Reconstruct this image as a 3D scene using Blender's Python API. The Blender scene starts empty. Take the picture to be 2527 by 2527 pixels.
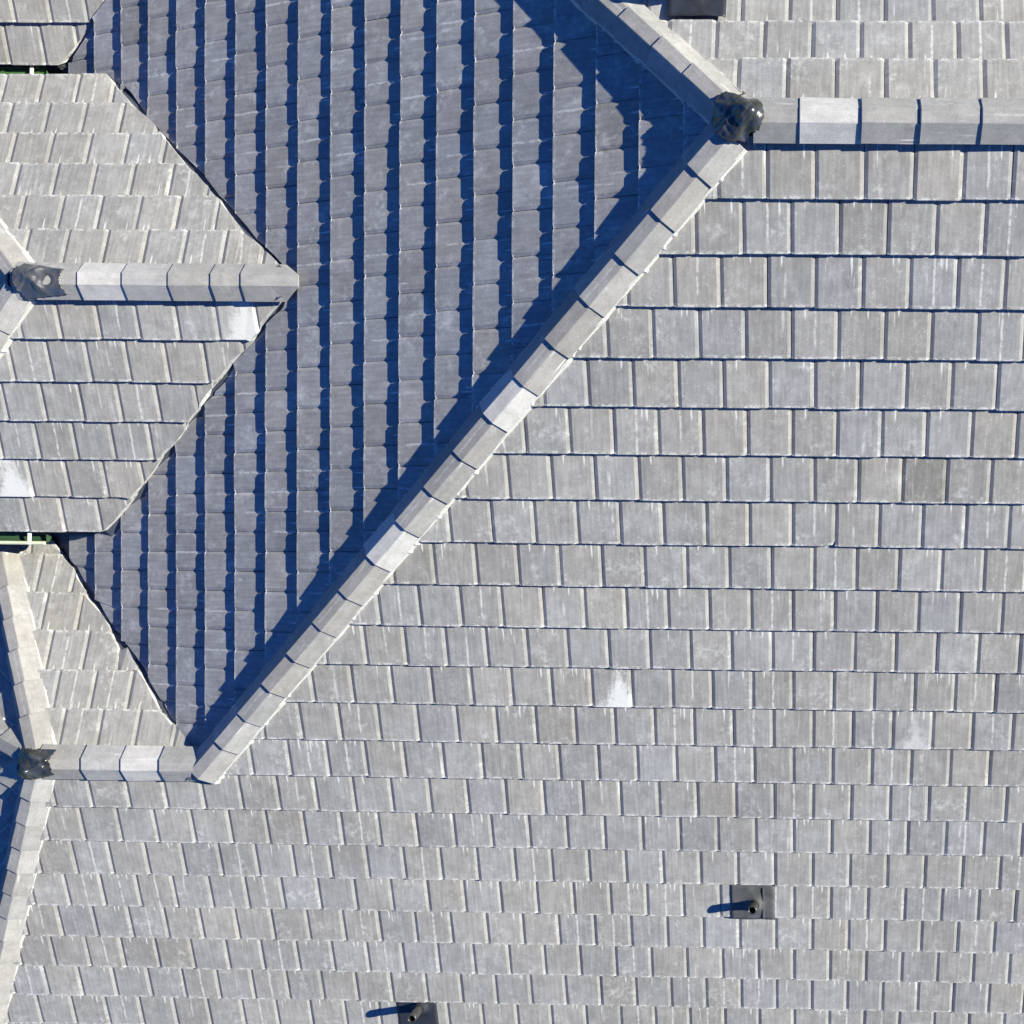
import bpy, bmesh, math, random
from mathutils import Vector, Matrix, noise
random.seed(7)
C = bpy.context.scene.collection
U = 0.3                                    # one tile cover width in metres; geometry below is in tile units

# ------------------------------------------------------------------ camera, sky, sun
cam_d = bpy.data.cameras.new('camera'); cam = bpy.data.objects.new('camera', cam_d); C.objects.link(cam)
R = Matrix(((0.9997344, -0.01250509, 0.01935872), (0.01209328, 0.99970115, 0.02124535), (-0.01961861, -0.0210056, 0.99958685)))
cam.matrix_world = Matrix.Translation(Vector((1.96362, -9.17210, 22.80048)) * U) @ R.to_4x4()
cam_d.sensor_width = 36; cam_d.lens = 36 * 2800 / 2527
cam_d.shift_x = -(2000 - 1263.5) / 2527; cam_d.shift_y = (1487.8 - 1263.5) / 2527
cam_d.clip_start = 0.05; cam_d.clip_end = 3000
bpy.context.scene.camera = cam

SUN_EL, SUN_AZ = 32.0, 10.0                # azimuth counter-clockwise from east
w = bpy.data.worlds.new('World'); bpy.context.scene.world = w; w.use_nodes = True
nt = w.node_tree; bg = nt.nodes['Background']
sky = nt.nodes.new('ShaderNodeTexSky'); sky.sky_type = 'NISHITA'; sky.sun_disc = False
sky.sun_elevation = math.radians(SUN_EL); sky.sun_rotation = math.radians(90 - SUN_AZ)
sky.air_density = 1.0; sky.dust_density = 0.0; sky.ozone_density = 4.0
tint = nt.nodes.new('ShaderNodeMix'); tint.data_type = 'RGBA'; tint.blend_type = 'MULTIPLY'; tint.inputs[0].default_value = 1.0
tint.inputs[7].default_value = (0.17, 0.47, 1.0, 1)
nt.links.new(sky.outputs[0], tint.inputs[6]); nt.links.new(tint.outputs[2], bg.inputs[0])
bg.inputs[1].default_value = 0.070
sd = bpy.data.lights.new('sun', 'SUN'); sun = bpy.data.objects.new('sun', sd); C.objects.link(sun)
sd.energy = 5.0; sd.angle = math.radians(0.5); sd.color = (1.0, 0.97, 0.785)
e, a = math.radians(SUN_EL), math.radians(SUN_AZ)
sv = Vector((math.cos(e) * math.cos(a), math.cos(e) * math.sin(a), math.sin(e)))
sun.rotation_euler = sv.to_track_quat('Z', 'Y').to_euler(); sun.location = (0, 0, 30)
vs = bpy.context.scene.view_settings; vs.view_transform = 'Standard'; vs.look = 'None'; vs.exposure = 0.82; vs.gamma = 1

# ------------------------------------------------------------------ materials
def new_mat(name):
    m = bpy.data.materials.new(name); m.use_nodes = True
    return m, m.node_tree, m.node_tree.nodes['Principled BSDF']
class NT:
    def __init__(s, t): s.t = t
    def n(s, typ, **k):
        nd = s.t.nodes.new(typ)
        for a_, b_ in k.items(): setattr(nd, a_, b_)
        return nd
    def put(s, sock, v):
        if isinstance(v, bpy.types.NodeSocket): s.t.links.new(v, sock)
        else: sock.default_value = v
    def m(s, op, a_, b_=0.0, c_=0.0, clamp=False):
        nd = s.n('ShaderNodeMath', operation=op, use_clamp=clamp)
        s.put(nd.inputs[0], a_); s.put(nd.inputs[1], b_); s.put(nd.inputs[2], c_)
        return nd.outputs[0]
    def ramp(s, v, lo, hi, to0=0.0, to1=1.0):
        nd = s.n('ShaderNodeMapRange', interpolation_type='SMOOTHSTEP')
        for i_, x in enumerate((v, lo, hi, to0, to1)): s.put(nd.inputs[i_], x)
        return nd.outputs[0]
    def noise(s, vec, scale, detail=3.0, rough=0.55):
        nd = s.n('ShaderNodeTexNoise'); s.put(nd.inputs['Vector'], vec)
        nd.inputs['Scale'].default_value = scale; nd.inputs['Detail'].default_value = detail; nd.inputs['Roughness'].default_value = rough
        return nd.outputs['Fac']
    def xyz(s, x, y, z):
        nd = s.n('ShaderNodeCombineXYZ')
        for i_, v in enumerate((x, y, z)): s.put(nd.inputs[i_], v)
        return nd.outputs[0]
    def mix(s, f, c1, c2):
        nd = s.n('ShaderNodeMix', data_type='RGBA')
        s.put(nd.inputs[0], f); s.put(nd.inputs[6], c1); s.put(nd.inputs[7], c2)
        return nd.outputs[2]

def tile_material(name, base, streaks=1.0, grain=1.0, chalky=0.22, ribs=1.0):
    mt, t, bs = new_mat(name); g = NT(t)
    uv = g.n('ShaderNodeUVMap', uv_map='UV').outputs[0]
    sep = g.n('ShaderNodeSeparateXYZ'); g.put(sep.inputs[0], uv); u, v = sep.outputs[0], sep.outputs[1]
    at = g.n('ShaderNodeAttribute', attribute_name='tint'); s2 = g.n('ShaderNodeSeparateColor'); g.put(s2.inputs[0], at.outputs['Color'])
    br, warm, rid = s2.outputs[0], s2.outputs[1], s2.outputs[2]; stain = at.outputs['Alpha']
    off = g.m('MULTIPLY', rid, 57.0)
    ob = g.n('ShaderNodeTexCoord').outputs['Object']
    # value: per tile brightness, cloudy patches, faint run-off stripes, grain
    cloud = g.noise(g.xyz(g.m('ADD', u, off), v, 0.0), 2.6, 4.0, 0.6)
    stripe = g.noise(g.xyz(g.m('ADD', g.m('MULTIPLY', u, 13.0), off), g.m('MULTIPLY', v, 1.3), 0.0), 1.0, 2.0, 0.5)
    fine = g.noise(ob, 150.0, 2.0, 0.7)
    mid = g.noise(ob, 26.0, 4.0, 0.65)
    val = g.m('MULTIPLY', br, g.ramp(cloud, 0.25, 0.75, 0.88, 1.12))
    val = g.m('MULTIPLY', val, g.ramp(stripe, 0.3, 0.7, 1 - 0.11 * streaks, 1 + 0.07 * streaks))
    rib = g.m('SINE', g.m('MULTIPLY', u, 56.0))
    ribw = g.m('MULTIPLY', g.ramp(g.noise(g.xyz(g.m('MULTIPLY', u, 6.0), g.m('ADD', g.m('MULTIPLY', v, 1.6), off), 2.0), 1.0, 2.0, 0.5), 0.35, 0.65), 0.055 * ribs)
    val = g.m('MULTIPLY', val, g.m('SUBTRACT', 1.0, g.m('MULTIPLY', g.ramp(rib, 0.2, 0.95), ribw)))
    val = g.m('MULTIPLY', val, g.ramp(fine, 0.25, 0.75, 1 - 0.11 * grain, 1 + 0.11 * grain))
    val = g.m('MULTIPLY', val, g.ramp(mid, 0.25, 0.75, 0.94, 1.07))
    col = g.mix(warm, (base[0] * 0.97, base[1] * 0.985, base[2] * 1.035, 1), (base[0] * 1.035, base[1] * 1.0, base[2] * 0.965, 1))
    sc = g.n('ShaderNodeVectorMath', operation='SCALE'); g.put(sc.inputs[0], col); g.put(sc.inputs['Scale'], val); val_sock = sc.inputs['Scale']
    col = sc.outputs[0]
    # lime marks: short drips under the course above, long faint runs, dust along the lower edge, splashes
    dn = g.noise(g.xyz(g.m('ADD', g.m('MULTIPLY', u, 17.0), off), g.m('MULTIPLY', v, 0.9), 3.0), 1.0, 1.5, 0.5)
    # drips hang from the edge of the course above; each has its own length
    dlen = g.noise(g.xyz(g.m('MULTIPLY', u, 9.0), off, 11.0), 1.0, 1.0, 0.5)
    drip = g.m('MULTIPLY', g.ramp(dn, 0.57, 0.66), g.ramp(v, g.m('MULTIPLY', g.ramp(dlen, 0.35, 0.7), 0.30), g.m('ADD', g.m('MULTIPLY', g.ramp(dlen, 0.35, 0.7), 0.55), 0.06), 1.0, 0.0))
    gate = g.m('MULTIPLY', g.ramp(g.m('FRACT', g.m('MULTIPLY', rid, 13.7)), 0.40, 0.9), g.ramp(g.noise(g.xyz(g.m('MULTIPLY', u, 3.0), off, 4.0), 1.0, 1.0, 0.5), 0.4, 0.55))
    drip = g.m('MULTIPLY', drip, gate)
    wob = g.m('MULTIPLY', g.m('SUBTRACT', g.noise(g.xyz(off, g.m('MULTIPLY', v, 3.0), 6.0), 1.0, 2.0, 0.5), 0.5), 0.06)
    for q_, (cc, w_, ll) in enumerate(((0.27, 0.020, 0.30), (0.62, 0.018, 0.26), (0.74, 0.022, 0.34), (0.49, 0.030, 1.25))):
        rr = g.m('FRACT', g.m('ADD', g.m('MULTIPLY', rid, 31.7 + 9.1 * q_), 0.37 * q_))       # own length on every tile
        ln_ = g.m('MULTIPLY', g.m('POWER', rr, 2.2), ll)
        wd = g.m('ABSOLUTE', g.m('SUBTRACT', g.m('ADD', u, wob), g.m('ADD', cc, g.m('MULTIPLY', rr, 0.03))))
        one = g.m('MULTIPLY', g.ramp(wd, w_ * 1.3, w_ * 0.3), g.ramp(g.m('SUBTRACT', v, ln_), -0.10, 0.03, 1.0, 0.0))
        if q_ == 3: one = g.m('MULTIPLY', one, g.m('MULTIPLY', g.ramp(rr, 0.66, 0.85), g.ramp(mid, 0.35, 0.55, 0.15, 0.75)))
        drip = g.m('MAXIMUM', drip, g.m('MULTIPLY', one, 0.95 * streaks))
    ln = g.noise(g.xyz(g.m('ADD', g.m('MULTIPLY', u, 8.0), off), g.m('MULTIPLY', v, 0.55), 7.0), 1.0, 3.0, 0.6)
    run = g.m('MULTIPLY', g.ramp(ln, 0.63, 0.80), g.ramp(mid, 0.35, 0.65))
    sl = g.n('ShaderNodeUVMap', uv_map='slope').outputs[0]
    s3 = g.n('ShaderNodeSeparateXYZ'); g.put(s3.inputs[0], sl)
    # long run-off stains that cross several courses, and broad weathering
    lr = g.noise(g.xyz(g.m('MULTIPLY', s3.outputs[0], 5.5), g.m('MULTIPLY', s3.outputs[1], 0.42), 31.0), 1.0, 3.0, 0.6)
    long_run = g.m('MULTIPLY', g.ramp(lr, 0.62, 0.76), g.ramp(g.noise(sl, 3.0, 5.0, 0.7), 0.36, 0.60))
    broad = g.noise(sl, 0.33, 4.0, 0.6)
    g.put(val_sock, g.m('MULTIPLY', val, g.ramp(broad, 0.3, 0.7, 0.92, 1.07)))
    chalk = g.m('MULTIPLY', g.ramp(g.noise(g.xyz(g.m('MULTIPLY', s3.outputs[0], 1.2), g.m('MULTIPLY', s3.outputs[1], 0.8), 8.0), 1.4, 6.0, 0.75), 0.53, 0.70), g.ramp(fine, 0.40, 0.60, 0.55, 1.0))
    cl2 = g.noise(g.xyz(g.m('ADD', g.m('MULTIPLY', u, 1.4), off), g.m('MULTIPLY', v, 1.1), 5.0), 1.3, 5.0, 0.7)
    splash = g.m('MULTIPLY', g.ramp(cl2, 0.52, 0.72), g.ramp(mid, 0.38, 0.62))
    en = g.noise(g.xyz(g.m('ADD', g.m('MULTIPLY', u, 6.0), off), g.m('MULTIPLY', v, 11.0), 1.0), 1.5, 3.0, 0.7)
    edge = g.m('MULTIPLY', g.ramp(v, 0.90, 0.99), g.ramp(en, 0.47, 0.60))
    sp = g.noise(g.xyz(g.m('ADD', g.m('MULTIPLY', u, 15.0), off), g.m('MULTIPLY', v, 15.0), 9.0), 1.6, 2.0, 0.6)
    speck = g.m('MULTIPLY', g.ramp(sp, 0.66, 0.72), g.ramp(cloud, 0.45, 0.6, 0.2, 1.0))
    sn = g.noise(g.xyz(g.m('ADD', g.m('MULTIPLY', u, 3.0), off), g.m('MULTIPLY', v, 2.0), 2.0), 2.2, 5.0, 0.75)
    # a fan of lime on single tiles, wide at the lower edge
    fc = g.ramp(g.m('FRACT', g.m('MULTIPLY', rid, 7.3)), 0.0, 1.0, 0.45, 0.72)
    fan = g.m('SUBTRACT', g.m('MULTIPLY', g.m('POWER', g.m('MAXIMUM', v, 0.0), 1.7), g.m('ADD', 0.33, g.m('MULTIPLY', rid, 0.2))), g.m('ABSOLUTE', g.m('SUBTRACT', g.m('ADD', u, g.m('MULTIPLY', v, -0.10)), fc)))
    fan = g.m('ADD', fan, g.m('MULTIPLY', g.m('SUBTRACT', stain, 0.6), 0.22))
    fan = g.m('MULTIPLY', g.m('MINIMUM', stain, 1.0), g.ramp(g.m('ADD', fan, g.m('MULTIPLY', g.m('SUBTRACT', sn, 0.5), 0.9)), -0.10, 0.26))
    k = g.m('MULTIPLY', drip, 0.9)
    for x, f in ((long_run, 0.62), (chalk, chalky), (run, 0.55), (splash, 0.5), (edge, 0.75), (speck, 0.7)):
        k = g.m('MAXIMUM', k, g.m('MULTIPLY', x, f * streaks))
    k = g.m('MAXIMUM', k, g.m('MULTIPLY', fan, g.ramp(fine, 0.3, 0.6, 0.7, 1.0)), clamp=True)
    col = g.mix(k, col, (0.70, 0.695, 0.69, 1))
    dark = g.m('MULTIPLY', g.ramp(g.noise(g.xyz(g.m('ADD', g.m('MULTIPLY', u, 9.0), off), g.m('MULTIPLY', v, 3.5), 21.0), 1.2, 3.0, 0.6), 0.68, 0.78), 0.35)
    col = g.mix(dark, col, (base[0] * .45, base[1] * .45, base[2] * .47, 1))
    g.put(bs.inputs['Base Color'], col)
    bs.inputs['Roughness'].default_value = 0.88; bs.inputs['Specular IOR Level'].default_value = 0.25
    bp = g.n('ShaderNodeBump'); bp.inputs['Strength'].default_value = 0.35; bp.inputs['Distance'].default_value = 0.0015
    g.put(bp.inputs['Height'], g.m('ADD', fine, g.m('MULTIPLY', mid, 1.5))); g.put(bs.inputs['Normal'], bp.outputs[0])
    return mt

M_tile = tile_material('concrete_tile', (0.311, 0.304, 0.301))
M_tile_west = tile_material('chalky_concrete_tile', (0.318, 0.313, 0.318), 1.0, 1.0, 0.6, 0.4)
M_cap = tile_material('concrete_ridge', (0.325, 0.318, 0.316), 0.45, 1.4, 0.3, 0.0)

def plain(name, col, rough=0.7, metal=0.0, nscale=20.0, amp=0.25, bump=0.0):
    mt, t, bs = new_mat(name); g = NT(t)
    ob = g.n('ShaderNodeTexCoord').outputs['Object']
    nz = g.noise(ob, nscale, 5.0, 0.65)
    sc = g.n('ShaderNodeVectorMath', operation='SCALE'); sc.inputs[0].default_value = col; g.put(sc.inputs['Scale'], g.ramp(nz, 0.25, 0.75, 1 - amp, 1 + amp))
    g.put(bs.inputs['Base Color'], sc.outputs[0]); bs.inputs['Roughness'].default_value = rough; bs.inputs['Metallic'].default_value = metal
    if bump:
        bp = g.n('ShaderNodeBump'); bp.inputs['Strength'].default_value = 0.6; bp.inputs['Distance'].default_value = bump
        g.put(bp.inputs['Height'], nz); g.put(bs.inputs['Normal'], bp.outputs[0])
    return mt
M_mortar = plain('pale_mortar', (0.56, 0.55, 0.53), 0.95, 0, 60, 0.2, 0.004)
M_deck = plain('dark_sarking', (0.05, 0.05, 0.055), 0.9)
M_valley = plain('painted_valley_steel', (0.09, 0.10, 0.12), 0.45, 0.2, 12, 0.2)
M_lead = plain('dark_lead', (0.10, 0.10, 0.10), 0.26, 0.6, 14, 0.4, 0.0012)
M_lead2 = plain('grey_lead', (0.17, 0.17, 0.172), 0.32, 0.6, 14, 0.2, 0.0006)
M_sheet = plain('dull_grey_flashing', (0.095, 0.095, 0.098), 0.55, 0.1, 10, 0.3, 0.002)
M_sheetd = plain('navy_flashing', (0.028, 0.03, 0.04), 0.5, 0.1, 10, 0.3, 0.002)
M_pipe = plain('pipe_metal', (0.16, 0.15, 0.14), 0.3, 0.8, 30, 0.3)
M_bore = plain('pipe_bore', (0.01, 0.01, 0.01), 0.9)
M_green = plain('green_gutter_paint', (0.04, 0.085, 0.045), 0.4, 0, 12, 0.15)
M_green2 = plain('sunlit_green_gutter_paint', (0.07, 0.16, 0.05), 0.4, 0, 3, 0.3)  # lit copy of the gutter green: sunlight inside the trough put into the colour
M_lip = plain('sunlit_green_lip', (0.66, 0.70, 0.50), 0.4, 0, 12, 0.1)  # sun on the green lip put into its colour as a pale tone
M_white = plain('white_bracket', (0.8, 0.8, 0.76), 0.4, 0, 30, 0.05)
M_wall = plain('rendered_wall', (0.32, 0.29, 0.25), 0.9, 0, 8, 0.12, 0.002)
M_grass = plain('grass', (0.05, 0.09, 0.025), 0.95, 0, 3, 0.4, 0.02)

for m_ in (M_lead, M_lead2): m_.node_tree.nodes['Principled BSDF'].inputs['Specular IOR Level'].default_value = 0.9
# ------------------------------------------------------------------ helpers
def link(name, me, mat, parent=None):
    o = bpy.data.objects.new(name, me); C.objects.link(o); me.materials.append(mat)
    if parent:
        o.parent = parent; o.matrix_parent_inverse = parent.matrix_world.inverted()
    return o
def mesh_from(name, verts, faces, mat, parent=None, smooth=False):
    me = bpy.data.meshes.new(name)
    me.from_pydata([tuple(Vector(v) * U) for v in verts], [], faces); me.update()
    if smooth:
        for p in me.polygons: p.use_smooth = True
    o = link(name, me, mat, parent)
    return o
def paint(me, UVs, A, RS=None):
    me.uv_layers.new(name='UV'); me.color_attributes.new('tint', 'FLOAT_COLOR', 'CORNER')
    vi = [l.vertex_index for l in me.loops]
    me.uv_layers['UV'].data.foreach_set('uv', [c for i in vi for c in UVs[i]])
    if RS:
        me.uv_layers.new(name='slope'); me.uv_layers['slope'].data.foreach_set('uv', [c for i in vi for c in RS[i]])
    me.color_attributes['tint'].data.foreach_set('color', [c for i in vi for c in A[i]])
def empty(name, loc):
    o = bpy.data.objects.new(name, None); C.objects.link(o); o.location = Vector(loc) * U
    bpy.context.view_layer.update(); return o

T = 0.43232375; PIT = math.atan(T); CP, SP = math.cos(PIT), math.sin(PIT)
GZ = -20.5                                   # ground level
house = empty('tiled_house', (-4, -6, GZ))
house['label'] = 'sprawling house under a grey flat-tile hipped roof with several ridges and valleys'; house['category'] = 'house'

# ------------------------------------------------------------------ roof slopes
# special tiles: name -> list of (x, y, radius, brightness, warm, stain)
SPECIAL = [(-3.33, -12.12, .42, 1.0, .5, 1.0), (3.92, -6.97, .42, .70, .95, 0), (-12.93, -2.8, .42, 1.3, .4, 1.9),
           (-19.6, -6.79, .42, 1.1, .4, 1.5), (3.98, -12.97, .42, 1.05, .4, .55), (-1.6, -19.2, .3, 1.0, .4, .3)]

CHIPS = [(1.75, -8.1), (-8.6, -14.5), (-.9, -2.4)]
class Slope:
    """A tiled plane. d: downslope direction in plan; P: point on the plane where s = 0."""
    def __init__(s, P, ang):
        s.P = Vector(P); s.dh = Vector((math.cos(ang), math.sin(ang), 0)); s.r = Vector((-s.dh.y, s.dh.x, 0))
        s.d = s.dh * CP - Vector((0, 0, SP)); s.n = s.r.cross(s.d) * -1
        if s.n.z < 0: s.n = -s.n
        s.r0 = s.P.dot(s.r)
    def pt(s, r, sv, n): return s.P + s.r * (r - s.r0) + s.d * sv + s.n * n

TOP = [(0.005, -0.029), (0.070, -0.003), (0.080, 0.0), (0.33, 0.0), (0.66, 0.0), (0.912, 0.0), (0.922, -0.003), (0.994, -0.032)]
STEP = 0.112
def tile_geo(S, r, sv, g, V, F, A, UVs, jit=1.0, last=False):
    """one tile whose lower edge lies at sv and whose left edge is at r"""
    rng = random.Random(hash((round(r * 100), round(sv * 100), round(S.P.x * 10), round(S.dh.x * 100), round(S.dh.y * 100))))
    J = lambda a_: rng.uniform(-a_, a_) * jit
    dn, tilt, skew, ds = J(0.008), J(0.006), J(0.007), J(0.012)
    rid = rng.random(); br = rng.gauss(1.0, 0.05); br = min(1.14, max(0.84, br)); warm = min(1, max(0, rng.gauss(0.5, 0.24))); st = 0.0
    c = S.pt(r + .5, sv - .5 * g, 0)
    for sx, sy, rad, b_, w_, st_ in SPECIAL:
        if (c.x - sx) ** 2 + (c.y - sy) ** 2 < rad ** 2: br, warm, st = b_, w_, st_
    ov = 0.10
    chip = any((c.x - a_) ** 2 + (c.y - b_) ** 2 < .2 for a_, b_ in CHIPS)
    rows = [(-g - ov, -STEP * (1 + ov / g)), (-0.035, -0.0035), (-0.012, -0.001), (0.0, -0.012)]
    b0 = len(V)
    for v, n0 in rows:
        for u, nu in TOP:
            dv = 0.0
            if v > -0.02 and (u < 0.05 or u > 0.95): dv = -0.012
            camber = 0.012 if (v > -0.02 and nu < -.02) else 0
            uu = u + skew * v
            if chip and v > -.05 and u > .9: dv -= .13 if u > .95 else .03
            V.append(S.pt(r + uu, sv + v + dv + ds, n0 + nu + camber + dn + tilt * (u - .5)))
            UVs.append((u, 1 + v / g))
            A.append((br, warm, rid, st))
    K = len(TOP)
    fr = len(V)
    for u, nu in TOP:                       # lower end of the front face
        V.append(S.pt(r + u, sv + ds - 0.055, -STEP - 0.004 + dn)); UVs.append((u, 1.0)); A.append((br, warm, rid, st))
    bk = len(V)
    for u, nu in TOP:                       # underside at the head
        V.append(S.pt(r + u, sv - g - ov, -STEP * 2.05)); UVs.append((u, -ov)); A.append((br, warm, rid, 0))
    R_ = [b0 + i * K for i in range(4)] + [fr]
    for i in range(4):
        for j in range(K - 1):
            F.append((R_[i] + j, R_[i + 1] + j, R_[i + 1] + j + 1, R_[i] + j + 1))
    for j in range(K - 1):
        F.append((fr + j, bk + j, bk + j + 1, fr + j + 1)); F.append((bk + j, b0 + j, b0 + j + 1, bk + j + 1))
    F.append(tuple([R_[i] for i in range(4)] + [fr, bk])[::-1]); F.append(tuple([R_[i] + K - 1 for i in range(4)] + [fr + K - 1, bk + K - 1]))

def build_slope(S, rows, regions, label=None, mat=None):
    """rows: list of (s, joint fraction, gauge). regions: list of (rmin,rmax, smin, smax, [(px,py,nx,ny,fill)]) keep side is where (p-P).n > 0"""
    mb = bmesh.new(); dk = bmesh.new()
    for rmin, rmax, smin, smax, planes in regions:
        V, F, A, UVs = [], [], [], []
        for sv, fr, g in rows:
            if sv < smin or sv - g > smax: continue
            r = math.floor(rmin) + fr - 1
            while r < rmax:
                if r + 1 > rmin:
                    c = S.pt(r + .5, sv - .5 * g, 0)
                    ok = all(((c.x - px) * nx + (c.y - py) * ny) / math.hypot(nx, ny) > -1.0 for px, py, nx, ny, f in planes)
                    if ok: tile_geo(S, r, sv, g, V, F, A, UVs)
                r += 1
        me = bpy.data.meshes.new('tmp'); me.from_pydata(V, [], F)
        paint(me, UVs, A, [(v.dot(S.r), (v - S.P).dot(S.d)) for v in V])
        bm = bmesh.new(); bm.from_mesh(me); bpy.data.meshes.remove(me)
        bmd = bmesh.new()
        q = [S.pt(r, sv, n) for n in (-.34, -.24) for r, sv in ((rmin, smin), (rmax, smin), (rmax, smax), (rmin, smax))]
        vs_ = [bmd.verts.new(p) for p in q]
        for f in ((0, 1, 2, 3), (4, 5, 6, 7), (0, 1, 5, 4), (1, 2, 6, 5), (2, 3, 7, 6), (3, 0, 4, 7)): bmd.faces.new([vs_[i] for i in f])
        for px, py, nx, ny, fill in planes:
            for b in (bm, bmd):
                nrm = Vector((nx, ny, 0)).normalized()
                co = Vector((px, py, 0)) + (nrm * 0.0)
                res = bmesh.ops.bisect_plane(b, geom=b.verts[:] + b.edges[:] + b.faces[:], plane_co=co, plane_no=nrm, clear_inner=True)
                if fill or b is bmd:
                    ed = [x for x in res['geom_cut'] if isinstance(x, bmesh.types.BMEdge)]
                    if b is bm:                     # hand-cut tiles: each course is cut a little differently
                        for x in res['geom_cut']:
                            if isinstance(x, bmesh.types.BMVert):
                                k_ = (x.co - S.P).dot(S.d) / 1.06; q_ = (x.co - S.P).dot(S.r)
                                x.co += nrm * (.15 * noise.noise(Vector((math.floor(k_) * 3.7, q_ * .9, px))) + .06 * noise.noise(Vector((q_ * 6, k_ * 6, 1))))
                    if ed:
                        r2 = bmesh.ops.edgenet_fill(b, edges=ed)
                        if b is bm:
                            lay = b.loops.layers.uv['UV']; cl = b.loops.layers.float_color['tint']
                            for f in r2['faces']:
                                for lp in f.loops:
                                    lp[lay].uv = (0.5, 0.5); lp[cl] = (1.15, .6, .3, 0.0)
        for src, dst in ((bm, mb), (bmd, dk)):
            m2 = bpy.data.meshes.new('t2'); src.to_mesh(m2); dst.from_mesh(m2); bpy.data.meshes.remove(m2); src.free()
    bmesh.ops.scale(mb, vec=(U, U, U), verts=mb.verts[:]); bmesh.ops.scale(dk, vec=(U, U, U), verts=dk.verts[:])
    bmesh.ops.recalc_face_normals(mb, faces=mb.faces[:])
    for f in mb.faces: f.smooth = False
    me = bpy.data.meshes.new('roof_slope'); mb.to_mesh(me); mb.free()
    o = link('roof_slope', me, mat or M_tile, house)
    if label: o['label'] = label
    bmesh.ops.recalc_face_normals(dk, faces=dk.faces[:])
    md = bpy.data.meshes.new('roof_deck'); dk.to_mesh(md); dk.free()
    link('roof_deck', md, M_deck, o)
    return o

# key points -------------------------------------------------------------
y1, z1 = -2.07, -4.86; XV = z1 / T           # dormer ridge, meets the west slope at x = XV
y2 = -14.17; z2 = y2 * T; XW = y2            # wing ridge
XJ1, XJ2 = -18.10, -18.60
Y3 = 24.15                                   # top-left wing: z = T (y - Y3)
g0 = 1.09267
EXE = 15.0                                   # east end of the main roof
SS = Slope((0, 0, 0), -math.pi / 2); SW = Slope((0, 0, 0), math.pi); SN = Slope((0, 0, 0), math.pi / 2)
SE_ = 26                                     # last course of the south slope
vg = 0.10                                    # half width of the open valley
hipA = math.radians(64)                      # wing hips: angle from west
hx, hy = -math.cos(hipA), math.sin(hipA)

# south slope of the main roof
rowsS = [(0.4413 + g0 * j, 0.507 if j % 2 else 0.007, g0) for j in range(1, SE_ + 1)]
sy = lambda y: -y / CP
# left wing hip (south one) runs from J2 in direction (hx, -hy); keep the side to its east
build_slope(SS, rowsS, [
    (-15.5, EXE, 0, 33, [(0, 0, 1, -1, True), (0, y2, 0, 1, False), (EXE - .6, 0, -1, 0, True)]),
    (-30, EXE, sy(y2) - 1.2, rowsS[-1][0], [(0, y2, 0, -1, False), (XJ2, y2, hy, hx, True), (EXE - .6, 0, -1, 0, True)])],
    'broad sunlit south slope with lime-stained tiles')

# west slope
rowsW = [(1.30743 + g0 * c, 0.6585 if c % 2 else 0.1585, g0) for c in range(0, 19)]
XE = -rowsW[-1][0] * CP
yN = 13.0
cutN = -17.1
VN = (-11.87, -1.55, 5.72, 5.85); VS = (-12.84, -3.47, 4.69, -4.95); VW = (-14.81, -13.75, 5.06, 4.83)   # cut lines of the valleys
GAP = .13
cy_n = VN[1] - (cutN - VN[0] - GAP) * 5.72 / 5.85; cy_s = VS[1] + (cutN - VS[0] - GAP) * 4.69 / 4.95
wv = lambda v: (v[0] + GAP, v[1], v[2], v[3], True)
dv_ = lambda v: (v[0], v[1], -v[2], -v[3], True)
build_slope(SW, rowsW, [
    (-yN, 15, 0, 26, [(XV, 0, 1, 0, False), (0, 0, -1, 1, True), (0, 0, -1, -1, True)]),
    (-yN, 5, 9, 26, [(XV, 0, -1, 0, False), (cutN, 0, 1, 0, False), wv(VN), (0, Y3 - vg * 1.4, 1, -1, True), (0, yN, 0, -1, False), (0, 0, -1, -1, True)]),
    (-yN, 0, 16, 26, [(cutN, 0, -1, 0, False), (0, cy_n, 0, 1, True), (0, Y3 - vg * 1.4, 1, -1, True)]),
    (0, 20, 9, 26, [(XV, 0, -1, 0, False), (cutN, 0, 1, 0, False), wv(VS), (0, 0, -1, 1, True), wv(VW)]),
    (4, 20, 16, 26, [(cutN, 0, -1, 0, False), (0, cy_s, 0, -1, True), wv(VW)])],
    'raking-lit west slope striped with blue tile shadows', mat=M_tile_west)

# north slope of the main roof
rowsN = [(1.633 + 1.045 * j, (0.11, 0.61)[j % 2], 1.06) for j in range(0, 13)]
build_slope(SN, rowsN, [(-EXE, 16, 0, rowsN[-1][0], [(0, 0, 1, 1, True), (EXE - .6, 0, -1, 0, True)])], 'bright north slope behind the main ridge')

# dormer slopes
SdS = Slope((0, y1, z1), -math.pi / 2); SdN = Slope((0, y1, z1), math.pi / 2); SdW = Slope((XJ1, y1, z1), math.pi)
rS = [(1.436, .55, 1.05), (2.521, .04, 1.07), (3.554, .57, 1.04), (4.59, .12, 1.04), (5.632, .65, 1.045), (6.628, .23, 1.02)]
rN = [(1.594, .70, 1.06), (2.665, .28, 1.07), (3.712, .85, 1.05), (4.726, .45, 1.03), (5.764, .06, 1.04), (6.768, .62, 1.02)]
rN = [(s_, (1 - f) % 1, g) for s_, f, g in rN]
build_slope(SdS, rS, [(-26, -10, 0, 6.628, [dv_(VS), (XJ1, y1, 1, -1, True)])], 'south slope of the small hipped wing')
build_slope(SdN, rN, [(10, 26, 0, 6.768, [dv_(VN), (XJ1, y1, 1, 1, True)])], 'pale north slope of the small hipped wing')
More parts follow.
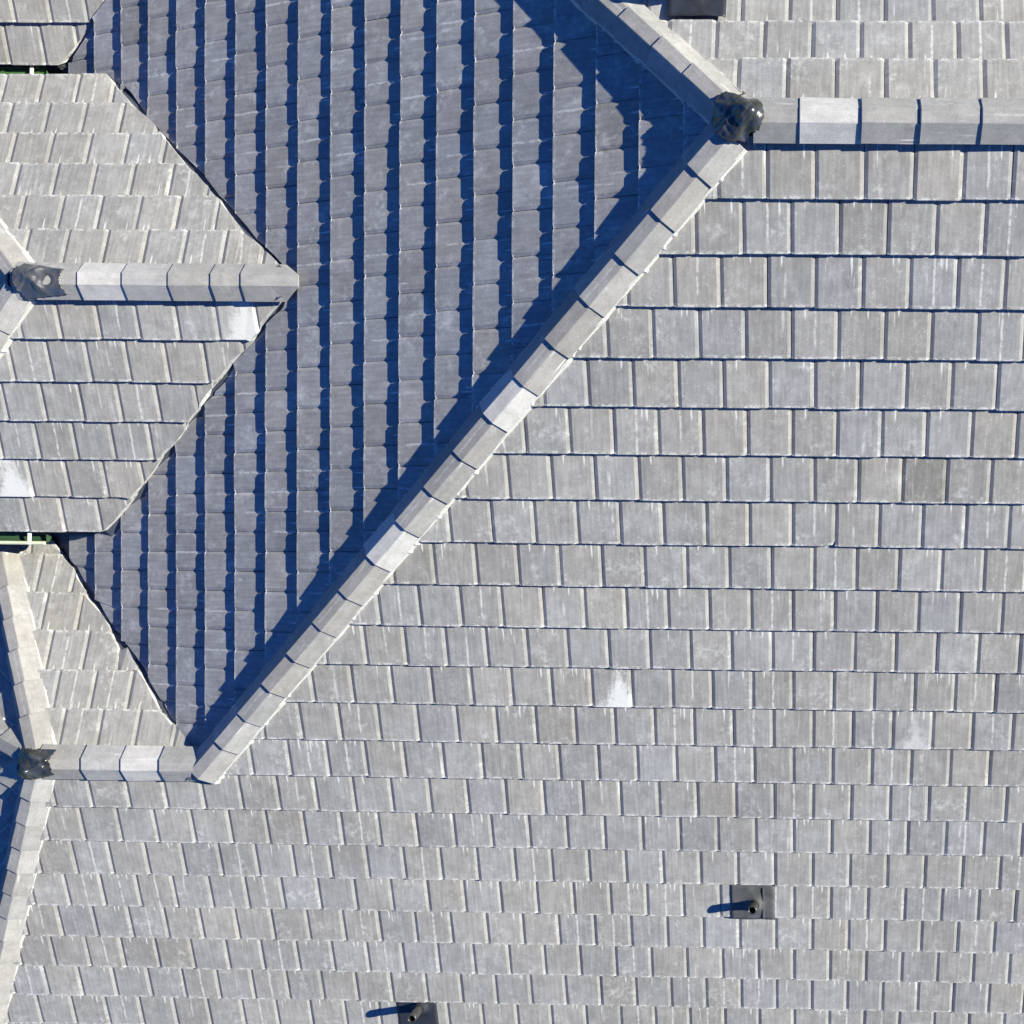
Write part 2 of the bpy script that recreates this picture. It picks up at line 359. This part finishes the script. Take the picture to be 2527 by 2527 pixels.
rW = [(1.0 * j + .4, (j % 2) * .5 + .2, 1.05) for j in range(0, 7)]
build_slope(SdW, rW, [(-6, 11, 0, 6.6, [(XJ1, y1, -1, 1, True), (XJ1, y1, -1, -1, True)])], 'shaded west hip end of the small hipped wing')

# wing north slope and octagonal end
SwN = Slope((0, y2, z2), math.pi / 2)
rw = [(1.474, .75, 1.06), (2.539, .30, 1.08), (3.68, .80, 1.14), (4.796, .36, 1.12), (5.933, .90, 1.14), (6.42, .45, .49)]
rw = [(s_, (1 - f) % 1, g) for s_, f, g in rw]
build_slope(SwN, rw, [(12, 24, 0, 6.42, [dv_(VW), (XJ2, y2, hy, -hx, True)])], 'pale north slope of the lower left wing')
# three end facets, turned by twice the hip angle step
stepA = 2 * (math.pi / 2 - hipA)
fac = [math.pi / 2 + stepA, math.pi, -math.pi / 2 - stepA]
h2 = (math.pi / 2 + stepA + math.pi) / 2     # hip between the north-west and west facets
h1 = math.pi - hipA
for k_, (ang, a0, a1) in enumerate([(fac[0], h1, h2), (fac[1], h2, 2 * math.pi - h2), (fac[2], 2 * math.pi - h2, 2 * math.pi - h1)]):
    Sf = Slope((XJ2, y2, z2), ang)
    n0 = (-math.sin(a0), math.cos(a0)); n1 = (math.sin(a1), -math.cos(a1))
    build_slope(Sf, [(1.05 * j + .5, (j % 2) * .5 + .1 * k_, 1.06) for j in range(0, 12)],
                [(Sf.r0 - 9, Sf.r0 + 9, 0, 12.05, [(XJ2, y2, n0[0], n0[1], True), (XJ2, y2, n1[0], n1[1], True)])],
                ('shaded north-west facet of the turret end', 'shaded west facet of the turret end', 'shaded south-west facet of the turret end')[k_])

# top left wing, south slope
STL = Slope((0, Y3, 0), -math.pi / 2)
rt = [(21.145 - 1.035 * j, (0.09, 0.54)[j % 2] - 0.0, 1.05) for j in range(0, 9)]
build_slope(STL, rt, [(-27, -11, 12.9, 21.145, [(0, Y3 + .02, -1, 1, True), (0, 12.6, 0, -1, False)])], 'sunlit tiles of the roof corner at top left')

# ------------------------------------------------------------------ ridge and hip tiles
TZ = Vector((0, 0, 1))
CAPS = []
def roof_h(x, y):
    c = [min(-T * abs(y), 99) if x > 0 else min(-T * abs(y), T * x) if abs(y) < abs(x) or True else 0]
    return c[0]
def cap_mesh(a_, b_, n, tintv, lift=0.055, over=0.14, end_shear=0.0, top_shear=0.0):
    """a_: upper end, b_: raised lower end (both on the crest line), n: up vector"""
    ax = (b_ - a_).normalized(); side = ax.cross(n).normalized()
    L = (b_ - a_).length + over
    prof = [(-.455, -.285), (-.145, 0.0), (.145, 0.0), (.455, -.285)]
    th = .05
    inn = [(-.455 + th * .9, -.285 - .01), (-.145 + .02, -th), (.145 - .02, -th), (.455 - th * .9, -.285 - .01)]
    V, UVs = [], []
    secs = [(0, 0.0), (L * .5, 0.0), (L - .02, 0.0), (L, -.012)]
    jt = random.uniform(-.01, .01); jw = random.uniform(-.012, .012)
    for pr in (prof, inn):
        for k_, (l, dz) in enumerate(secs):
            fr = l / L
            for i, (s_, h) in enumerate(pr):
                sh = 0.0
                if k_ == 0: sh = top_shear * (abs(s_) > .3)
                if k_ >= 2: sh = -end_shear * (abs(s_) > .3)
                p = a_ - ax * over + ax * (l + sh) + side * (s_ * (1 + .03 * fr) + jw * (fr - .5)) + n * (h + lift * fr + dz * (h > -.2) + jt * fr)
                V.append(p); UVs.append((i / 3.0, fr * .93))
    F = []
    K = 4; N = 16
    for o_, flip in ((0, False), (N, True)):
        for k_ in range(3):
            for i in range(3):
                f = (o_ + k_ * K + i, o_ + k_ * K + i + 1, o_ + (k_ + 1) * K + i + 1, o_ + (k_ + 1) * K + i)
                F.append(f[::-1] if flip else f)
    for i in range(3):
        F.append((i, N + i, N + i + 1, i + 1)); e_ = 12 + i; F.append((e_, e_ + 1, N + e_ + 1, N + e_))
    for k_ in range(3):
        F.append((k_ * K, (k_ + 1) * K, N + (k_ + 1) * K, N + k_ * K)); F.append((k_ * K + 3, N + k_ * K + 3, N + (k_ + 1) * K + 3, (k_ + 1) * K + 3))
    me = bpy.data.meshes.new('ridge_tile'); me.from_pydata([tuple(v * U) for v in V], [], F)
    paint(me, UVs, [tintv] * len(V))
    bm = bmesh.new(); bm.from_mesh(me); bmesh.ops.recalc_face_normals(bm, faces=bm.faces[:])
    ed = [e_ for e_ in bm.edges if e_.calc_length() > .1 and len(e_.link_faces) == 2 and e_.calc_face_angle(0) > .3]
    if not top_shear: bmesh.ops.bevel(bm, geom=ed, offset=.0025, segments=1, affect='EDGES')
    for f in bm.faces: f.smooth = False
    bm.to_mesh(me); bm.free()
    return me
def cap_line(P, dirn, up, crest, stations, white=(), end_shear=0.0, top_shear=0.0, mortar_sides=(1, -1), name_label=None, shade=1.0):
    """stations: increasing distances along dirn; caps lie between neighbours with their far end raised"""
    P = Vector(P); ax = Vector(dirn).normalized(); n = Vector(up).normalized()
    for i in range(len(stations) - 1):
        a_ = P + ax * stations[i] + n * crest; b_ = P + ax * (stations[i + 1] + random.uniform(-.015, .015)) + n * crest
        br = random.choice([.88, .95, 1.0, 1.06, 1.12]) * random.uniform(.97, 1.03) * shade
        wm = random.uniform(.3, .95)
        isw = i in white
        tv = ((1.55 if isw else br), (.62 if isw else wm), random.random(), 0.0)
        last = i == len(stations) - 2
        me = cap_mesh(a_, b_, n, tv, end_shear=end_shear if last else 0, over=(0 if i == 0 else .14), top_shear=(top_shear if i == 0 else 0))
        o = link('ridge_tile', me, M_cap, house)
        o['group'] = 'ridge and hip tiles'
        if isw: o['label'] = 'pale new ridge tile'
    # pointing under both long edges
    bm = bmesh.new(); L = stations[-1] - stations[0]; side = ax.cross(n).normalized()
    for sgn in mortar_sides:
        prev = None; m_ = int(L / .07)
        for k_ in range(m_ + 1):
            t_ = stations[0] + L * k_ / m_
            w_ = .012 + .03 * max(0, noise.noise(Vector((t_ * 2.3, sgn * 5, P.x + P.y)))) + .035 * (noise.noise(Vector((t_ * 9, sgn, 4 + P.y))) > .33)
            base = P + ax * t_ + side * sgn * .43 + n * (crest - .27)
            ring = [base + n * .03, base + side * sgn * w_ + n * .012, base + side * sgn * (w_ + .03) - n * .13, base - side * sgn * .06 - n * .13]
            ring = [bm.verts.new(v * U) for v in ring]
            if prev:
                for j in range(4): bm.faces.new((prev[j], prev[(j + 1) % 4], ring[(j + 1) % 4], ring[j]))
            prev = ring
    bmesh.ops.recalc_face_normals(bm, faces=bm.faces[:])
    me = bpy.data.meshes.new('mortar_bed'); bm.to_mesh(me); bm.free()
    link('mortar_bed', me, M_mortar, house)

def up_of(d):
    d = Vector(d).normalized(); s_ = d.cross(TZ).normalized(); return s_.cross(d).normalized()
r = lambda a_, n_, st: [a_ + st * i for i in range(n_)]
crR, crH = .135, .165
# main ridge: raised ends face west
stE = [1.2, 2.40, 3.59, 4.80] + [4.80 + 1.19 * i for i in range(1, 9)]
xs_ = [EXE] + stE[::-1] + [.25]
cap_line((EXE, 0, 0), (-1, 0, 0), TZ, crR, [EXE - x for x in xs_], white=(11,), mortar_sides=())
# main hip, south-west
kd = [0.35, 1.30, 2.43, 3.58, 4.73, 5.86, 6.95, 8.04, 9.15, 10.26, 11.35, 12.48, 13.64, 14.76, 15.87, 16.98, 18.08, 19.15, 20.35]
d = Vector((-1, -1, -T)); f3 = d.length / math.sqrt(2)
cap_line((0, 0, 0), d, up_of(d), crH, [k_ * f3 for k_ in kd], white=(6, 10))
# main hip, north-west
d = Vector((-1, 1, -T))
cap_line((0, 0, 0), d, up_of(d), crH, [k_ * f3 for k_ in [.45, 1.50, 2.45, 3.50] + [3.50 + 1.08 * i for i in range(1, 12)]])
# dormer ridge and hips
cap_line((XV + .12, y1, z1 + .035), (-1, 0, 0), TZ, crR, [XV + .12 - x for x in (-11.12, -12.53, -13.25, -14.32, -15.44, -16.56, -17.7, -18.2)], white=(4,), shade=1.04, top_shear=.42, mortar_sides=())
for sg in (1, -1):
    d = Vector((-1, sg, -T)); cap_line((XJ1, y1, z1), d, up_of(d), crH, [.25 + 1.12 * i for i in range(9)], shade=1.06)
# wing ridge and hips
cap_line((XW, y2, z2), (-1, 0, 0), TZ, crR, [XW - x for x in (-14.25, -15.29, -16.31, -17.33, -18.5)], white=(1,), shade=.98, mortar_sides=())
hipp = math.tan(PIT) * math.cos(math.pi / 2 - hipA)
d = Vector((hx, hy, -hipp)); cap_line((XJ2, y2, z2), d, up_of(d), crH - .03, [.3 + 1.0 * i for i in range(8)], shade=1.0)
d = Vector((hx, -hy, -hipp)); cap_line((XJ2, y2, z2), d, up_of(d), crH - .03, [.3 + .86 * i for i in range(16)], shade=1.0)
hd = T * math.cos(h2 - math.pi)
for sg in (1, -1):
    d = Vector((math.cos(h2), sg * math.sin(h2), -T * math.cos(stepA / 2)))
    cap_line((XJ2, y2, z2), d, up_of(d), crH - .03, [.45 + .95 * i for i in range(8)], shade=1.0)

# ------------------------------------------------------------------ valley trays (painted steel under the cut tiles)
def valley(P, d, n1, L):
    P = Vector(P); d = Vector(d).normalized()
    me_v = []
    for t_ in (0, L):
        for s_ in (-.6, -.12, 0, .12, .6):
            p = P + d * t_ + Vector(n1).normalized() * s_
            me_v.append(p - TZ * (.19 if abs(s_) < .01 else .16) + TZ * (abs(s_) * T * .72 if abs(s_) > .01 else 0))
    mesh_from('valley_tray', me_v, [(i, i + 1, i + 6, i + 5) for i in range(4)], M_valley, house)
valley((XV, y1, z1), (-1, 1, -T), (1, 1, 0), 9.3)
valley((XV, y1, z1), (-1, -1, -T), (1, -1, 0), 9.3)
valley((XW, y2, z2), (-1, 1, -T), (1, 1, 0), 9.0)
valley((-12.1, Y3 - 12.1, -12.1 * T), (-1, -1, -T), (1, -1, 0), 11.0)

# ------------------------------------------------------------------ lead caps over the junctions
def plane_h(x, y, kind):
    if kind == 'main':
        z = min(-T * abs(y), T * x)
        lines = [((0, 0, 0), (1, 0, 0), crR), ((0, 0, 0), (-1, -1, -T), crH), ((0, 0, 0), (-1, 1, -T), crH)]
    elif kind == 'dormer':
        z = z1 + min(-T * abs(y - y1), T * (x - XJ1))
        lines = [((XJ1, y1, z1), (1, 0, 0), crR), ((XJ1, y1, z1), (-1, -1, -T), crH), ((XJ1, y1, z1), (-1, 1, -T), crH)]
    else:
        z = z2 - T * math.hypot(0, y - y2) if x > XJ2 else z2 - T * math.hypot(x - XJ2, y - y2) * .93
        lines = [((XJ2, y2, z2), (1, 0, 0), crR)] + [((XJ2, y2, z2), v, crH - .03) for v in ((hx, hy, -hipp), (hx, -hy, -hipp), (math.cos(h2), math.sin(h2), -T * .9), (math.cos(h2), -math.sin(h2), -T * .9))]
    for P, d_, cr in lines:
        dh = Vector((d_[0], d_[1])); l = dh.length; dh /= l
        rx, ry = x - P[0], y - P[1]; t_ = rx * dh.x + ry * dh.y
        if t_ < -.2: continue
        o_ = abs(rx * dh.y - ry * dh.x)
        if o_ > .52: continue
        h = P[2] + d_[2] / l * t_ + cr * (1.03) + .035 - max(0, o_ - .145) * .92
        z = max(z, h)
    return z
def lead_cap(poly, kind, mat, label, bump=.03, dome=None, seed=0, creases=()):
    xs = [p[0] for p in poly]; ys = [p[1] for p in poly]
    N = 46; x0, x1_, y0, y1_ = min(xs), max(xs), min(ys), max(ys)
    def inside(x, y):
        c = False; j = len(poly) - 1
        for i in range(len(poly)):
            if (poly[i][1] > y) != (poly[j][1] > y) and x < (poly[j][0] - poly[i][0]) * (y - poly[i][1]) / (poly[j][1] - poly[i][1]) + poly[i][0]: c = not c
            j = i
        return c
    bm = bmesh.new(); grid = {}
    cx, cy = sum(xs) / len(xs), sum(ys) / len(ys)
    for i in range(N + 1):
        for j in range(N + 1):
            x = x0 + (x1_ - x0) * i / N; y = y0 + (y1_ - y0) * j / N
            # average the draped height so that the sheet bridges hollows
            hs = [plane_h(x + a_, y + b_, kind) for a_, b_ in ((0, 0), (.09, 0), (-.09, 0), (0, .09), (0, -.09), (.05, .05), (-.05, -.05), (.05, -.05), (-.05, .05))]
            z = .5 * sum(hs) / 9 + .5 * max(hs) + .035
            z += bump * .9 * (1 - abs(noise.noise(Vector((x * 3.6 + seed, y * 3.1, 7)))) * 2.2) + bump * .6 * noise.noise(Vector((x * 2.6 + seed, y * 2.6, 0))) + bump * .8 * abs(noise.noise(Vector((x * 5.5, y * 5.5 + seed, 3))))
            for ax_, ay_, bx_, by_, w_, h_ in creases:
                lx, ly = bx_ - ax_, by_ - ay_; tt = max(0, min(1, ((x - ax_) * lx + (y - ay_) * ly) / (lx * lx + ly * ly)))
                z += h_ * math.exp(-((x - ax_ - lx * tt) ** 2 + (y - ay_ - ly * tt) ** 2) / (w_ * w_))
            if dome: 
                dd = math.hypot(x - dome[0], y - dome[1]); z += dome[3] * math.exp(-(dd / dome[2]) ** 4)
            grid[i, j] = (x, y, z)
    vm = {}
    def vert(i, j):
        if (i, j) not in vm: vm[i, j] = bm.verts.new(Vector(grid[i, j]) * U)
        return vm[i, j]
    for i in range(N):
        for j in range(N):
            x = (grid[i, j][0] + grid[i + 1, j][0]) / 2; y = (grid[i, j][1] + grid[i, j + 1][1]) / 2
            if inside(x, y): bm.faces.new((vert(i, j), vert(i + 1, j), vert(i + 1, j + 1), vert(i, j + 1)))
    for _ in range(2):
        bmesh.ops.smooth_vert(bm, verts=[v for v in bm.verts if v.is_boundary], factor=.5, use_axis_x=True, use_axis_y=True, use_axis_z=False)
    for f in bm.faces: f.smooth = True
    bmesh.ops.recalc_face_normals(bm, faces=bm.faces[:])
    me = bpy.data.meshes.new('lead_cap'); bm.to_mesh(me); bm.free()
    o = link('lead_cap', me, mat, house); o['label'] = label
    sm = o.modifiers.new('thick', 'SOLIDIFY'); sm.thickness = .006; sm.offset = -1
    return o
def disc(cx, cy, rx, ry, n=18, j=.12, rot=0):
    return [(cx + rx * (1 + random.uniform(-j, j)) * math.cos(t_ + rot), cy + ry * (1 + random.uniform(-j, j)) * math.sin(t_ + rot)) for t_ in [2 * math.pi * i / n for i in range(n)]]
lead_cap([(-.52, .12), (-.50, .36), (-.28, .50), (-.02, .42), (.18, .34), (.36, .34), (.48, .18), (.50, -.08), (.40, -.30), (.20, -.34), (.10, -.48), (-.28, -.50), (-.46, -.36), (-.56, -.14)],
         'main', M_lead, 'glossy black lead cap at the main hip junction', .04, (.20, 0.0, .26, .13), 3, [(-.1, .1, -.45, .25, .07, .04), (-.1, -.05, -.4, -.3, .06, .04)])
def disc_poly(pxs): return pxs
lead_cap([(XJ1 + .12, y1 + .42), (XJ1 + .62, y1 + .33), (XJ1 + 1.22, y1 + .24), (XJ1 + 1.12, y1 - .04), (XJ1 + 1.22, y1 - .36), (XJ1 + .6, y1 - .42), (XJ1 + .12, y1 - .46), (XJ1 - .02, y1 - .02)],
         'dormer', M_lead2, 'creased grey lead cap on the small hipped wing', .02, None, 8, [(XJ1 + .40, y1 + .04, XJ1 + .62, y1 + .24, .13, .13), (XJ1 + .52, y1 - .08, XJ1 + .66, y1 - .26, .09, .09)])
lead_cap([(XJ2 - .42, y2 + .40), (XJ2 + .1, y2 + .36), (XJ2 + .58, y2 + .36), (XJ2 + .50, y2 + .02), (XJ2 + .56, y2 - .30), (XJ2 + .38, y2 - .36), (XJ2, y2 - .44), (XJ2 - .44, y2 - .44), (XJ2 - .52, y2 - .30), (XJ2 - .46, y2)],
         'wing', M_lead, 'crumpled dark lead cap on the turret junction', .05, None, 15, [(XJ2 - .15, y2 - .05, XJ2 - .02, y2 - .25, .12, .12), (XJ2 + .05, y2 + .22, XJ2 + .42, y2 + .12, .09, .10), (XJ2 - .05, y2 - .2, XJ2 + .45, y2 + .1, .05, .05)])

# ------------------------------------------------------------------ gutters
def gutter(x0, x1_, y, z, sgn, brackets, lip=True, label=None, dp=.20, gm=None):
    """half round gutter running along x; sgn: outward direction in y"""
    prof = []
    for i in range(9):
        t_ = math.pi * i / 8; prof.append((y + sgn * (.20 - .20 * math.cos(t_)), z - dp * math.sin(t_)))
    prof.append((y + sgn * .40, z + .03)); prof.append((y + sgn * .425, z + .03)); 
    outer = [(y + sgn * (.20 + .225 * math.cos(math.pi * i / 8)), z - (dp + .025) * math.sin(math.pi * i / 8)) for i in range(9)]
    ring = prof + outer
    V = [(x, p[0], p[1]) for x in (x0, x1_) for p in ring]; n_ = len(ring)
    F = [(i, (i + 1) % n_, n_ + (i + 1) % n_, n_ + i) for i in range(n_)] 
    # end stop
    V2 = len(V); V += [(x1_ + .005, p[0], p[1]) for p in prof[:9]]; F.append(tuple(range(V2, V2 + 9)))
    g_ = mesh_from('gutter', V, F, gm or M_green, house)
    if label: g_['label'] = label
    yl = y + sgn * .42
    V = []; 
    for x in (x0, x1_):
        for i in range(8):
            t_ = 2 * math.pi * i / 8; V.append((x, yl + .05 * math.cos(t_), z + .055 + .05 * math.sin(t_)))
    mesh_from('gutter_lip', V, [(i, (i + 1) % 8, 8 + (i + 1) % 8, 8 + i) for i in range(8)] + [tuple(range(8)), tuple(range(15, 7, -1))], M_lip if lip else M_green, g_)
    for bx in brackets:
        V = [(bx + dx, yy, z + zz) for dx in (-.045, .045) for yy, zz in ((y - sgn * .05, .05), (y - sgn * .05, .08), (y + sgn * .46, .10), (y + sgn * .46, -.02), (y + sgn * .44, -.02), (y + sgn * .44, .075))]
        mesh_from('gutter_bracket', V, [(0, 1, 2, 5), (5, 2, 3, 4), (6, 11, 8, 7), (11, 10, 9, 8), (1, 7, 8, 2), (2, 8, 9, 3), (0, 6, 7, 1), (0, 5, 11, 6)], M_white, g_)
zdS = z1 - 6.628 * SP; ydS = y1 - 6.628 * CP
zdN = z1 - 6.768 * SP; ydN = y1 + 6.768 * CP
zTL = -21.145 * SP; yTL = Y3 - 21.145 * CP
gutter(-26, -19.45, ydS + .12, zdS - .20, -1, (-19.85, -21.9), True, 'green gutter with lip coloured sunlit pale below the small wing')
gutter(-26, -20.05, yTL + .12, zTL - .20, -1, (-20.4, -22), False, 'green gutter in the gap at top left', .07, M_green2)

# ------------------------------------------------------------------ walls and ground
def wall(x0, x1_, y0, y1_, top, name='wall'):
    V = [(x, y, z) for z in (GZ, top) for x, y in ((x0, y0), (x1_, y0), (x1_, y1_), (x0, y1_))]
    mesh_from(name, V, [(0, 1, 5, 4), (1, 2, 6, 5), (2, 3, 7, 6), (3, 0, 4, 7)], M_wall, house)
yS_e = -rowsS[-1][0] * CP; yN_e = rowsN[-1][0] * CP
wall(XE + 1.5, EXE - 1, yS_e + 1.6, 4.5, -11.4)
wall(-23.5, -17.2, ydS + 1.2, ydN - 1.2, -7.75)
wall(-23.5, XE + 1.4, y2 - 5, y2 + 4.6, -9.2)
wall(-26, XE + 1.4, yTL + 1.4, 16, -9.2)
wall(-13.5, EXE - 1.2, 4.6, yN_e - 1.2, -6.6)
# eaves board closing the deck of the west slope between the wings
def board(p0, p1, h, name='fascia_board'):
    p0, p1 = Vector(p0), Vector(p1); t_ = (p1 - p0).cross(TZ).normalized() * .06
    V = [p0 - t_, p1 - t_, p1 + t_, p0 + t_]; V = V + [v - TZ * h for v in V]
    mesh_from(name, V, [(0, 1, 2, 3), (7, 6, 5, 4), (0, 4, 5, 1), (1, 5, 6, 2), (2, 6, 7, 3), (3, 7, 4, 0)], M_deck, house)
zb = -.14
board((-26, ydS + .06, zdS + zb), (-18.0, ydS + .06, zdS + zb), .5); board((-26, ydN - .06, zdN + zb), (-18.0, ydN - .06, zdN + zb), .5)
board((-27, yTL + .06, zTL + zb), (-19.3, yTL + .06, zTL + zb), .5)
board((XE + .06, -9.2, XE * T + zb), (XE + .06, -7.6, XE * T + zb), .5); board((XE + .06, 3.6, XE * T + zb), (XE + .06, 5.0, XE * T + zb), .5)
board((-26, yS_e + .06, yS_e * T + zb), (EXE, yS_e + .06, yS_e * T + zb), .5)

V = [(-4000, -4000, GZ), (4000, -4000, GZ), (4000, 4000, GZ), (-4000, 4000, GZ)]
gr = mesh_from('ground', V, [(0, 1, 2, 3)], M_grass); gr['kind'] = 'structure'

# ------------------------------------------------------------------ vent pipes
def drape(S, r0_, r1_, s0_, s1_, n0, amp, base, seed, N=22):
    V, F = [], []
    for i in range(N + 1):
        for j in range(N + 1):
            r_ = r0_ + (r1_ - r0_) * i / N; s_ = s0_ + (s1_ - s0_) * j / N
            c_ = S.pt(r_, s_, 0); nn = n0(r_, s_)
            nn += amp * noise.noise(Vector((r_ * 3.1 + seed, s_ * 3.1, 1))) + .5 * amp * abs(noise.noise(Vector((r_ * 8, s_ * 4 + seed, 5))))
            if i in (0, N) or j == N: nn -= .03
            dd = math.hypot(r_ - base[0], s_ - base[1])
            nn += .16 * math.exp(-(dd / .17) ** 2)
            V.append(S.pt(r_, s_, nn))
    for i in range(N):
        for j in range(N): F.append((i * (N + 1) + j, (i + 1) * (N + 1) + j, (i + 1) * (N + 1) + j + 1, i * (N + 1) + j + 1))
    return V, F
def vent(S, rb, sb, H, lean, box, n0, matS, label, rad=.105, bend=None, crease=None, matP=None):
    B = S.pt(rb, sb, 0)
    t_ = empty('vent_pipe', B); t_['label'] = label; t_['category'] = 'vent pipe'; t_['group'] = 'vent pipes through the roof'
    V, F = drape(S, box[0], box[1], box[2], box[3], n0, .018, (rb, sb), rb * 3)
    o = mesh_from('flashing_sheet', V, F, matS, t_, True)
    m_ = o.modifiers.new('thick', 'SOLIDIFY'); m_.thickness = .004; m_.offset = -1
    ax = Vector((lean[0], lean[1], 1)).normalized(); x_ = ax.orthogonal().normalized(); y_ = ax.cross(x_)
    def tube(z0, z1_, ra, rb_, n_=28, inner=None):
        V, F = [], []
        rings = [(z0, ra), (z1_, rb_)] if inner is None else [(z0, ra), (z1_ - .01, rb_), (z1_, rb_ - .008), (z1_, inner + .006), (z1_ - .01, inner), (z1_ - .5, inner)]
        for z_, r_ in rings:
            for k_ in range(n_): V.append(B + ax * z_ + x_ * r_ * math.cos(2 * math.pi * k_ / n_) + y_ * r_ * math.sin(2 * math.pi * k_ / n_))
        for i in range(len(rings) - 1):
            for k_ in range(n_): F.append((i * n_ + k_, i * n_ + (k_ + 1) % n_, (i + 1) * n_ + (k_ + 1) % n_, (i + 1) * n_ + k_))
        return V, F, n_, len(rings)
    V, F, n_, m_ = tube(-.1, H, rad, rad, inner=rad * .72)
    mesh_from('pipe', V, F, matP or M_pipe, t_, True)
    V, F, n_, _ = tube(H - .5, H - .45, rad * .73, rad * .73); F.append(tuple(range(n_)))
    mesh_from('pipe_bore', V, F, M_bore, t_)
    V, F, n_, _ = tube(-.02, .17, rad * 1.75, rad * 1.04)
    V2, F2, _, _ = tube(.165, .21, rad * 1.2, rad * 1.15, inner=None)
    b_ = len(V); V += V2; F += [tuple(i + b_ for i in f) for f in F2]
    mesh_from('pipe_collar', V, F, matS, t_, True)
    # batten crease
    if crease is not None:
        V = []; w_ = .028
        for s_ in (box[2] + .08, box[3] - .10):
            for dr, dn_ in ((-w_, 0), (-w_ * .5, .045), (w_ * .5, .045), (w_, 0)): V.append(S.pt(crease + dr, s_, n0(crease, s_) + dn_))
        mesh_from('sheet_fold', V, [(0, 1, 5, 4), (1, 2, 6, 5), (2, 3, 7, 6), (0, 3, 2, 1), (4, 5, 6, 7)], matS, t_)
    return t_
# tile surface heights near each sheet: it lies on the course and tucks below the one above
def on_course(s_top, s_bot):
    def f(r_, s_):
        k_ = (s_ - s_bot) / g0
        return max(-STEP * max(0, -k_) + .022, -.10) if s_ <= s_bot else -.045
    return f
def nearest_row(sv): return min(rowsS, key=lambda q: abs(q[0] - sv))[0]
sb1 = nearest_row(18.45 / CP)
vent(SS, -.03, 18.02 / CP, .64, (-.06, .02), (-.70, .50, sb1 - g0 + .03, sb1 + .09), on_course(0, sb1), M_sheet,
     'grey pipe on a square grey flashing sheet, blue shadow beside it', crease=.19, rad=.118)
sb2 = nearest_row(21.6 / CP + .9)
sb2 = nearest_row(22.3 / CP)
vent(SS, -9.72, 21.62 / CP, .82, (.04, -.03), (-10.46, -9.30, sb2 - g0 + .03, sb2 + .09), on_course(0, sb2), M_sheetd,
     'brown pipe on a navy flashing sheet at the bottom edge of the photo', rad=.12)
sb3 = rowsN[2][0]
def n3(r_, s_): return .03 - STEP * (sb3 - s_) / 1.06 if s_ < sb3 else .0
vent(SN, 1.02, 3.16 / CP, 1.42, (0, .0), (.42, 1.64, 2.50 / CP, 3.75 / CP), lambda r_, s_: .05, M_sheetd,
     'pipe on a dark sheet behind the main ridge at the top edge of the photo', rad=.13)
print('objects', len(bpy.data.objects), 'ridge tiles', len([o for o in bpy.data.objects if o.name.startswith('ridge_tile')]))
